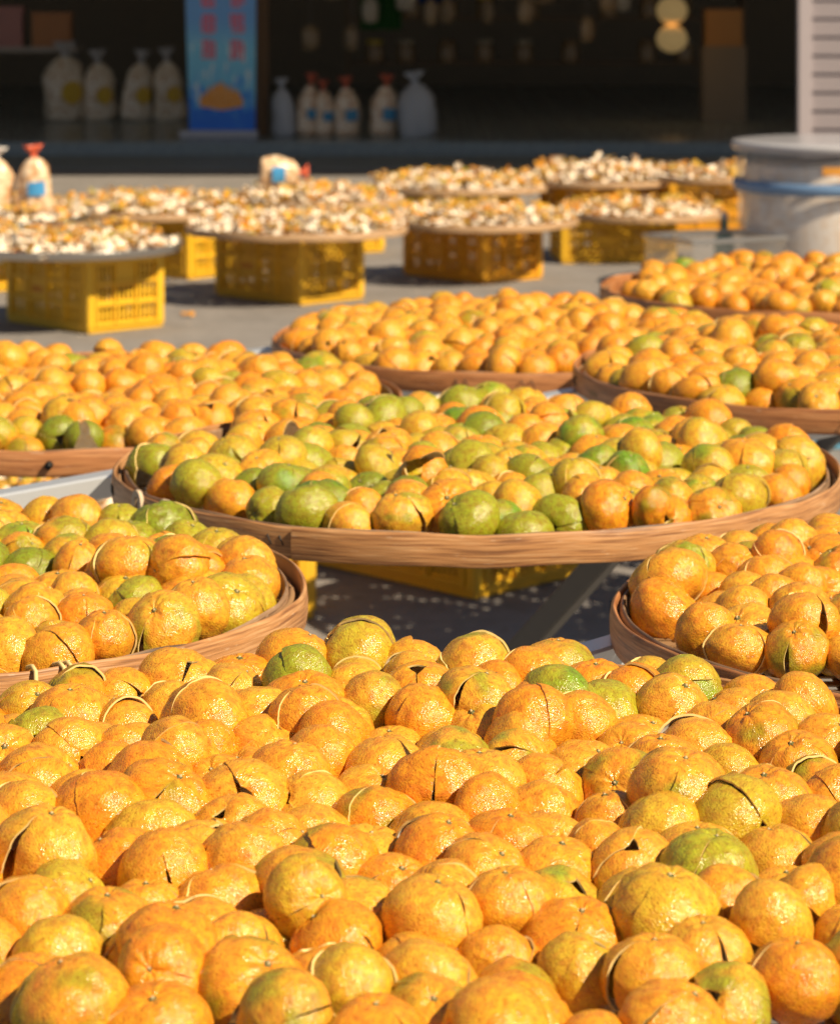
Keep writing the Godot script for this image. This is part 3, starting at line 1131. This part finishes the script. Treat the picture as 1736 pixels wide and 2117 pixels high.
func build_side_things() -> void:
	var clear := plain("clear_plastic", Color(0.82, 0.82, 0.84, 0.15), 0.04)
	clear.transparency = BaseMaterial3D.TRANSPARENCY_ALPHA
	var cloudy := plain("cloudy_plastic", lin(0.36, 0.33, 0.32), 0.35)
	cloudy.backlight_enabled = true
	cloudy.backlight = Color(0.5, 0.45, 0.42)
	# the big tub
	var o := thing("plastic_tub", "large round cloudy plastic tub with a blue band and orange sticker", "tub", Vector3(2.02, 0, -13.5))
	var b := MB.new()
	b.lathe([Vector2(0.47, 0.70), Vector2(0.475, 0.60), Vector2(0.462, 0.52), Vector2(0.455, 0.30), Vector2(0.44, 0.02), Vector2(0.40, 0.0)], 64)
	part("wall", b.mesh(clear), o)
	var inside := MB.new()
	inside.lathe([Vector2(0.002, 0.66), Vector2(0.30, 0.655), Vector2(0.43, 0.63), Vector2(0.43, 0.30), Vector2(0.42, 0.03), Vector2(0.38, 0.012)], 48)
	part("peel_filling", inside.mesh(fill_mat("tub_fill", Color(0.93, 0.90, 0.87), Color(0.90, 0.82, 0.74), 64)), o)
	var lid := MB.new()
	lid.lathe([Vector2(0.002, 0.755), Vector2(0.44, 0.75), Vector2(0.49, 0.745), Vector2(0.497, 0.73), Vector2(0.492, 0.705), Vector2(0.47, 0.70)], 64)
	part("lid", lid.mesh(plain("lid_plastic", lin(0.42, 0.42, 0.46), 0.18)), o)
	var band := MB.new()
	band.lathe([Vector2(0.474, 0.56), Vector2(0.487, 0.555), Vector2(0.489, 0.53), Vector2(0.484, 0.507), Vector2(0.462, 0.502)], 64)
	part("blue_band", band.mesh(plain("blue_band", lin(0.16, 0.27, 0.46), 0.3)), o)
	var stk := MB.new()
	var s0 := PackedVector3Array()
	var s1 := PackedVector3Array()
	for k in 9:
		var a := PI / 2 + 0.25 - k * 0.055
		s0.append(Vector3(cos(a) * 0.479, 0.645, sin(a) * 0.479))
		s1.append(Vector3(cos(a) * 0.479, 0.605, sin(a) * 0.479))
	stk.grid([s0, s1], [], [], true)
	part("sticker", stk.mesh(plain("orange_sticker", lin(0.72, 0.32, 0.05), 0.5)), o)
	# louvred metal shelf behind it
	var lv := thing("louvred_cabinet", "tall pale metal cabinet with horizontal louvres behind the plastic tub", "cabinet", Vector3(3.02, 0, -18.5))
	var pale := plain("pale_metal", lin(0.40, 0.36, 0.39), 0.45)
	for x in [-0.445, 0.445]:
		var p := MB.new()
		p.bar(Vector3(x, 0, 0.0), Vector3(x, 2.3, 0.0), 0.044, 0.044)
		part("post", p.mesh(pale), lv)
	for k in 18:
		var p := MB.new()
		p.box(Vector3(0, 0.08 + k * 0.124, 0.0), Vector3(0.80, 0.104, 0.006), Basis(Vector3.RIGHT, 0.22))
		part("louvre", p.mesh(pale), lv)
	var bk := MB.new()
	bk.box(Vector3(0, 1.05, -0.22), Vector3(0.85, 2.05, 0.01))
	part("back_panel", bk.mesh(pale), lv)
	# clear box with a steel rim
	var cb := thing("clear_box", "low clear box with a shiny steel rim beside the olive crate", "box", Vector3(1.40, 0, -13.1), 0.5)
	var thin := plain("thin_pane", Color(0.55, 0.55, 0.55, 0.10), 0.03)
	thin.transparency = BaseMaterial3D.TRANSPARENCY_ALPHA
	for q in [[Vector3(0, 0.15, 0.2), Vector3(0.52, 0.3, 0.006)], [Vector3(0, 0.15, -0.2), Vector3(0.52, 0.3, 0.006)], [Vector3(0.263, 0.15, 0), Vector3(0.006, 0.3, 0.4)], [Vector3(-0.263, 0.15, 0), Vector3(0.006, 0.3, 0.4)]]:
		var p := MB.new()
		p.box(q[0], q[1])
		part("pane", p.mesh(thin), cb)
	var cr := MB.new()
	for s in [-1.0, 1.0]:
		cr.bar(Vector3(-0.275, 0.31, s * 0.2), Vector3(0.275, 0.31, s * 0.2), 0.011, 0.011)
		cr.bar(Vector3(s * 0.264, 0.31, -0.189), Vector3(s * 0.264, 0.31, 0.189), 0.011, 0.011)
	part("steel_rim", cr.mesh(plain("steel", Color.WHITE)), cb)
	# a green bottle standing by the tub
	var gb := thing("green_bottle", "teal green plastic bottle standing between clear box and tub", "bottle", Vector3(1.50, 0, -13.6))
	var bm := MB.new()
	bm.lathe([Vector2(0.001, 0.36), Vector2(0.014, 0.36), Vector2(0.016, 0.31), Vector2(0.05, 0.25), Vector2(0.055, 0.02), Vector2(0.045, 0.0)], 20)
	part("body", bm.mesh(plain("teal", lin(0.02, 0.20, 0.16), 0.35)), gb)
	var cp := MB.new()
	cp.lathe([Vector2(0.001, 0.385), Vector2(0.017, 0.383), Vector2(0.018, 0.352)], 16)
	part("cap", cp.mesh(plain("teal_cap", lin(0.5, 0.5, 0.5), 0.5)), gb)
	# blue basket and a bent steel pipe under the stitched tray
	crate(Vector3(1.28, 0, -9.2), 0.3, 0.30, "light blue plastic crate on the ground behind the stitched tray", "crate_blue", false)
	var sp := thing("bent_pipe", "bent grey steel pipe stool frame beside the light blue crate", "stool", Vector3(1.22, 0, -8.3))
	for z in [-0.13, 0.13]:
		var pm := MB.new()
		pm.tube([Vector3(-0.10, 0.02, z), Vector3(-0.06, 0.30, z), Vector3(-0.02, 0.42, z), Vector3(0.06, 0.45, z), Vector3(0.22, 0.45, z), Vector3(0.28, 0.42, z), Vector3(0.33, 0.02, z)], [0.012, 0.012, 0.012, 0.012, 0.012, 0.012, 0.012], 10)
		part("leg", pm.mesh(plain("pipe", lin(0.35, 0.35, 0.35), 0.4, 0.8)), sp)
	var seat := MB.new()
	seat.box(Vector3(0.13, 0.467, 0), Vector3(0.26, 0.014, 0.32))
	part("seat", seat.mesh(plain("pipe", Color.WHITE)), sp)
	# bags standing and lying on the low trays
	var cream := fill_mat("peel_fill", Color(0.93, 0.84, 0.72), Color(0.72, 0.50, 0.28), 61)
	var red := plain("red_film", lin(0.72, 0.13, 0.06), 0.35)
	var film := plain("white_film", lin(0.62, 0.58, 0.56), 0.3)
	var blue := plain("blue_sticker", lin(0.06, 0.30, 0.62), 0.4)
	bag(Vector3(-1.89, 0.385, -13.62), 0.16, 0.33, 0.2, "clear bag with red top and blue label standing on steel tray", red, blue, false, 3, cream)
	bag(Vector3(-2.12, 0.385, -13.65), 0.20, 0.32, 0.0, "plump white bag of peels standing beside the red-topped bag", film, null, false, 5, cream)
	var lb := bag(Vector3(-0.90, 0.44, -15.55), 0.17, 0.27, 0.0, "white bag with blue label and red end lying on its side", red, blue, false, 7, cream)
	lb.rotation = Vector3(0.1, 0.15, -PI / 2)


func poster() -> ImageTexture:
	# blue print: two columns of red writing, pale streaks, a heap of orange peel and a deep blue foot
	var W := 160
	var H := 480
	var im := Image.create(W, H, false, Image.FORMAT_RGB8)
	var f := FastNoiseLite.new()
	f.seed = 77
	f.frequency = 0.02
	for y in H:
		for x in W:
			var q := float(y) / H
			var c := Color(0.48, 0.72, 0.97)
			c = c.lerp(Color(0.52, 0.84, 0.98), smoothstep(0.42, 0.60, q))
			c = c.lerp(Color(0.20, 0.50, 0.95), smoothstep(0.72, 0.95, q + 0.15 * f.get_noise_2d(x * 2.0, y)))
			var w := f.get_noise_2d(x * 2.2, y * 0.7 + 300)
			c = c.lerp(Color(0.95, 0.97, 1.0), smoothstep(0.1, 0.5, w) * smoothstep(0.5, 0.62, q) * (1.0 - smoothstep(0.84, 0.9, q)) * 0.8)
			var hx := (x - 78.0) / 52.0
			var top := 0.84 - 0.07 * (1.0 - hx * hx) + 0.04 * f.get_noise_2d(x * 6.0, 900)
			if absf(hx) < 1.0 and q > top and q < 0.90 - 0.02 * absf(hx):
				c = Color(0.97, 0.62, 0.22).lerp(Color(0.96, 0.82, 0.62), smoothstep(0.0, 0.5, f.get_noise_2d(x * 7.0, y * 7.0)))
			im.set_pixel(x, y, c)
	var r := RandomNumberGenerator.new()
	r.seed = 12
	for colx in [34, 100]:
		for g in 5:
			var gy: int = 14 + g * 62
			for k in 5: im.fill_rect(Rect2i(colx + r.randi_range(-2, 4), gy + k * 10, r.randi_range(22, 34), 5), Color(0.95, 0.42, 0.48))
			for k in 3: im.fill_rect(Rect2i(colx + 3 + k * 12, gy + r.randi_range(-2, 6), 5, r.randi_range(34, 46)), Color(0.93, 0.40, 0.48))
	return tex(im)


func build_shop() -> void:
	# a step up to the shop's pavement, walls, roof and shelves behind
	var stone := plain("pavement_stone", lin(0.27, 0.32, 0.34), 0.5)
	var st_tex := seamless(71, 0.05, 256)
	stone.roughness_texture = tex(st_tex)
	var pv := MB.new()
	pv.box(Vector3(0, 0.06, -32.0), Vector3(44, 0.12, 16.6))
	structure("pavement", pv.mesh(stone), "dark grey raised pavement in front of the shop")
	var shade_sheet := MB.new()
	shade_sheet.box(Vector3(0, 0.002, -22.85), Vector3(44, 0.008, 1.66))  # added sheet over bare ground; its teal is the roof shade put into colour
	structure("shade_strip", shade_sheet.mesh(plain("shade_sheet", lin(0.25, 0.28, 0.29), 0.6)), "added strip over the yard ground, tinted like the roof shade below the step")
	var sh := thing("shop_building", "dark open-fronted shop with a deep roof over its pavement", "shop", Vector3(0, 0, -30))
	var dark := plain("shop_wall", lin(0.24, 0.19, 0.13), 0.9)
	var bw := MB.new()
	bw.box(Vector3(0, 1.7, -6.0), Vector3(36, 3.3, 0.2))
	part("back_wall", bw.mesh(dark), sh)
	for x in [-17.9, 17.9]:
		var w := MB.new()
		w.box(Vector3(x, 1.7, -1.0), Vector3(0.2, 3.3, 9.8))
		part("side_wall", w.mesh(dark), sh)
	var rf := MB.new()
	rf.box(Vector3(0, 3.45, 2.35), Vector3(38, 0.2, 17.0))
	part("roof", rf.mesh(plain("shop_roof", lin(0.55, 0.54, 0.50), 0.9)), sh)
	for x in [-9.0, 9.0]:
		var p := MB.new()
		p.bar(Vector3(x, 0, 10.4), Vector3(x, 3.35, 10.4), 0.12, 0.12)
		part("post", p.mesh(dark), sh)
	var wp := MB.new()
	wp.bar(Vector3(-1.42, 0.12, 5.35), Vector3(-1.42, 3.35, 5.35), 0.062, 0.062, 0.008)
	part("wooden_post", wp.mesh(plain("shop_wood", lin(0.20, 0.115, 0.055), 0.7)), sh)
	# banner
	var bn := thing("roll_up_banner", "blue roll-up banner with red writing and orange peel print", "banner", Vector3(-1.76, 0.12, -24.3))
	var sheet := MB.new()
	var rows := []
	var uv := []
	for y in 13:
		var q := y / 12.0
		var row := PackedVector3Array()
		var u := PackedVector2Array()
		for x in 9:
			var e := x / 8.0
			row.append(Vector3(lerpf(-0.29, 0.29, e) * (1.0 + 0.10 * (1.0 - q)) + 0.02 * q, 0.07 + 1.75 * (1.0 - q), 0.012 * sin(e * 5.0 + q * 4.0)))
			u.append(Vector2(e, q))
		rows.append(row)
		uv.append(u)
	sheet.grid(rows, uv, [])
	var pm := plain("poster", Color.WHITE, 0.5)
	pm.albedo_texture = poster()
	part("printed_sheet", sheet.mesh(pm), bn)
	var foot := MB.new()
	foot.bar(Vector3(-0.35, 0.035, 0), Vector3(0.33, 0.035, 0), 0.07, 0.034, 0.01)
	part("base", foot.mesh(plain("banner_base", lin(0.55, 0.55, 0.60), 0.4)), bn)
	var pole := MB.new()
	pole.bar(Vector3(0, 0.06, -0.05), Vector3(0, 1.82, -0.05), 0.01, 0.01, 0.002)
	part("pole", pole.mesh(mats.dark_steel), bn)
	# big bags in a row
	var big := fill_mat("big_fill", Color(0.98, 0.94, 0.86), Color(0.82, 0.68, 0.52), 62)
	var film := plain("grey_film", lin(0.5, 0.48, 0.47), 0.3)
	var yl := plain("yellow_sticker", lin(0.72, 0.46, 0.03), 0.4)
	var gr := "big bags with yellow stickers before the shop"
	for k in 4:
		bag(Vector3(-3.50 + k * 0.345, 0.12, -27.3), [0.42, 0.32, 0.31, 0.30][k], [0.78, 0.70, 0.70, 0.72][k], 0.5, ["widest clear bag of dried peel with yellow sticker, beside the table", "big clear bag of dried peel next to the widest bag", "big clear bag of dried peel two along from the widest bag", "big clear bag of dried peel nearest the banner"][k], film, yl, true, 11 + k, big, gr)
	# red topped bags
	var pack := fill_mat("pack_fill", Color(0.97, 0.91, 0.82), Color(0.80, 0.62, 0.45), 63)
	var red := plain("dull_red", lin(0.55, 0.12, 0.06), 0.4)
	var blue := plain("dull_blue", lin(0.06, 0.28, 0.50), 0.4)
	var white := plain("milky_film", lin(0.50, 0.52, 0.56), 0.35)
	var gb := "small bags standing beside the wooden post"
	var Q := [[590, 0.22, 0.52, 0, "slim milky bag beside the wooden post"], [633, 0.20, 0.56, 1, "red-topped bag next to the slim milky bag"], [672, 0.19, 0.50, 1, "red-topped bag squeezed in the middle of the row"], [718, 0.23, 0.53, 1, "widest red-topped bag with a blue label"], [790, 0.24, 0.55, 1, "red-topped bag beside the sloping white bag"], [866, 0.34, 0.58, 0, "sloping plain white bag at the end of the row"]]
	for k in 6:
		var x: float = (Q[k][0] - 868.0) / 5700.0 * 24.6
		bag(Vector3(x, 0.12, -24.6), Q[k][1], Q[k][2], 0.5, Q[k][4], red if Q[k][3] else white, blue if Q[k][3] else null, false, 31 + k, pack if Q[k][3] else white, gb)
	# table with boxes
	var tb := thing("display_table", "pale topped display table with boxes at the shop side", "table", Vector3(-4.05, 0.12, -27.6))
	var tt := MB.new()
	tt.box(Vector3(0, 0.70, 0), Vector3(1.3, 0.05, 0.6))
	part("table_top", tt.mesh(plain("table_top", lin(0.42, 0.36, 0.30), 0.6)), tb)
	for x in [-0.58, 0.58]:
		for z in [-0.25, 0.25]:
			var lg := MB.new()
			lg.bar(Vector3(x, 0, z), Vector3(x, 0.674, z), 0.02, 0.02)
			part("leg", lg.mesh(mats.dark_steel), tb)
	for q in [[-4.08, 0.26, 0.40, lin(0.45, 0.20, 0.17), "pinkish gift box on the display table"], [-3.66, 0.38, 0.34, lin(0.42, 0.17, 0.05), "orange gift box on the display table"]]:
		var bx := thing("gift_box", q[4], "box", Vector3(q[0], 0.845, -27.5))
		var m := MB.new()
		m.box(Vector3(0, q[2] * 0.42, 0), Vector3(q[1], q[2] * 0.84, 0.22))
		part("carton", m.mesh(plain(q[4], q[3], 0.5)), bx)
		var l := MB.new()
		l.box(Vector3(0, q[2] * 0.92, 0), Vector3(q[1] + 0.012, q[2] * 0.16, 0.232))
		part("lid", l.mesh(plain(q[4], q[3], 0.5)), bx)
	# hanging cloths
	for q in [[-0.40, 0.42, 1.0, lin(0.015, 0.10, 0.012), "dark green cloth hanging in the shop"], [0.16, 0.36, 1.27, lin(0.01, 0.045, 0.16), "dark blue cloth hanging in the shop"]]:
		var c := thing("hanging_cloth", q[4], "cloth", Vector3(q[0], 0, -28.2))
		var m := MB.new()
		var rr := []
		for y in 9:
			var row := PackedVector3Array()
			for x in 17:
				var e := x / 16.0
				row.append(Vector3((e - 0.5) * q[1], lerpf(2.3, q[2], y / 8.0), 0.03 * sin(e * 19.0 + y * 0.2)))
			rr.append(row)
		m.grid(rr, [], [])
		part("folds", m.mesh(plain(q[4], q[3], 0.8)), c)
		var rod := MB.new()
		rod.tube([Vector3(-q[1] * 0.6, 2.31, 0), Vector3(q[1] * 0.6, 2.31, 0)], [0.012, 0.012], 8)
		part("rod", rod.mesh(mats.dark_steel), c)
		for s in [-1.0, 1.0]:
			var cd := MB.new()
			cd.tube([Vector3(s * q[1] * 0.55, 2.31, 0), Vector3(s * q[1] * 0.55, 3.35, 0)], [0.004, 0.004], 5)
			part("cord", cd.mesh(mats.dark_steel), c)
	# shelf with jars at the back
	var sf := thing("back_shelf", "long dark shelf of jars along the shop's back wall", "shelf", Vector3(1.4, 0.12, -31.0))
	var wood := plain("shelf_wood", lin(0.20, 0.13, 0.075), 0.8)
	for y in [0.45, 0.95, 1.45]:
		var m := MB.new()
		m.box(Vector3(0, y, 0), Vector3(4.4, 0.03, 0.35))
		part("board", m.mesh(wood), sf)
	for x in [-2.21, 2.21]:
		var m := MB.new()
		m.box(Vector3(x, 0.9, 0), Vector3(0.03, 1.8, 0.36))
		part("upright", m.mesh(wood), sf)
	var r := RandomNumberGenerator.new()
	r.seed = 44
	var jl := [["jar with a yellow lid on the back shelf", lin(0.62, 0.45, 0.05)], ["jar with a cream lid on the back shelf", lin(0.45, 0.38, 0.26)], ["jar with a brown lid on the back shelf", lin(0.25, 0.15, 0.06)]]
	for y in [0.465, 0.965]:
		for k in 9:
			if r.randf() < 0.25: continue
			var t: Array = jl[r.randi() % 3]
			var j := thing("glass_jar", t[0], "jar", Vector3(-0.6 + k * 0.44 + r.randf() * 0.1, 0.12 + y, -30.95), 0.0, t[0].replace("jar", "jars"))
			var m := MB.new()
			m.lathe([Vector2(0.08, 0.20), Vector2(0.095, 0.17), Vector2(0.1, 0.02), Vector2(0.09, 0.0)], 18)
			part("glass", m.mesh(plain("jar_peel", lin(0.30, 0.18, 0.06), 0.2)), j)
			var l := MB.new()
			l.lathe([Vector2(0.001, 0.255), Vector2(0.085, 0.25), Vector2(0.09, 0.235), Vector2(0.09, 0.2)], 18)
			part("lid", l.mesh(plain(t[0], t[1], 0.4)), j)
	# packets hung from the roof on strings
	var pk := [["cream packet hung on a string inside the shop", lin(0.55, 0.48, 0.36)], ["yellow packet hung on a string inside the shop", lin(0.60, 0.42, 0.04)], ["tan packet hung on a string inside the shop", lin(0.38, 0.27, 0.15)], ["white packet hung on a string inside the shop", lin(0.6, 0.6, 0.6)]]
	for k in 17:
		var e: Array = pk[[0, 1, 2, 0, 3, 2][r.randi() % 6]]
		var hp := thing("hanging_packet", e[0], "packet", Vector3(-1.15 + k * 0.205 + r.randf_range(-0.06, 0.06), r.randf_range(0.75, 1.4), -27.4 - r.randf() * 1.6), r.randf_range(-0.6, 0.6), e[0].replace("packet", "packets"))
		var hw := r.randf_range(0.07, 0.12)
		var m := MB.new()
		var rr := []
		for q in [[0.02, 0.0], [0.8, 0.02], [1.0, 0.12], [0.95, 0.24], [0.6, 0.30], [0.15, 0.33]]:
			var row := PackedVector3Array()
			for x in 15:
				var a := TAU * (x % 14) / 14.0
				var w: float = 1.0 + 0.3 * noise.get_noise_3d(cos(a) * 60.0 + k * 30.0, q[1] * 300.0, sin(a) * 60.0)
				row.append(Vector3(cos(a) * q[0] * hw * w, q[1] * 0.8, sin(a) * q[0] * hw * 0.6 * w))
			rr.append(row)
		m.grid(rr, [], [])
		part("packet_body", m.mesh(plain(e[0], e[1], 0.3)), hp)
		var cs := MB.new()
		cs.tube([Vector3(0, 0.262, 0), Vector3(0, 3.36 - hp.position.y, 0)], [0.003, 0.003], 5)
		part("string", cs.mesh(plain("string", lin(0.4, 0.36, 0.3), 0.9)), hp)
	# two round lamps one above the other
	for q in [[1.218, "upper round amber lamp hanging inside the shop"], [0.95, "lower round amber lamp hanging inside the shop"]]:
		var l := thing("round_lamp", q[1], "lamp", Vector3(2.40, q[0], -26.3))
		var gm := StandardMaterial3D.new()
		gm.albedo_color = lin(0.6, 0.42, 0.18)
		gm.emission_enabled = true
		gm.emission = lin(0.75, 0.50, 0.20)
		gm.emission_energy_multiplier = 0.15
		var s := MB.new()
		var pr := []
		for k in 13: pr.append(Vector2(maxf(0.001, sin(PI * k / 12.0)) * 0.15, cos(PI * k / 12.0) * 0.134))
		s.lathe(pr, 24)
		part("globe", s.mesh(gm), l)
		var cd := MB.new()
		cd.tube([Vector3(0, 0.133, 0), Vector3(0, 3.35 - q[0] if q[0] > 1.1 else 0.136, 0)], [0.005, 0.005], 6)
		part("cord", cd.mesh(mats.dark_steel), l)
		var om := OmniLight3D.new()
		om.light_energy = 0.02
		om.light_color = Color(1.0, 0.75, 0.4)
		om.omni_range = 12.0
		om.omni_attenuation = 2.0
		om.shadow_enabled = true
		om.position = Vector3(0, 0, 0)
		l.add_child(om)
	# an orange carton stack deep in the shop
	var oc := thing("orange_carton", "orange carton standing on a dark stand beside the louvred cabinet", "carton", Vector3(2.98, 0.12, -27.2))
	var m1 := MB.new()
	m1.box(Vector3(0, 0.37, 0), Vector3(0.42, 0.74, 0.4))
	part("stand", m1.mesh(dark), oc)
	var m2 := MB.new()
	m2.box(Vector3(0, 0.92, 0), Vector3(0.36, 0.36, 0.3))
	part("carton", m2.mesh(plain("orange_carton", lin(0.42, 0.20, 0.05), 0.6)), oc)
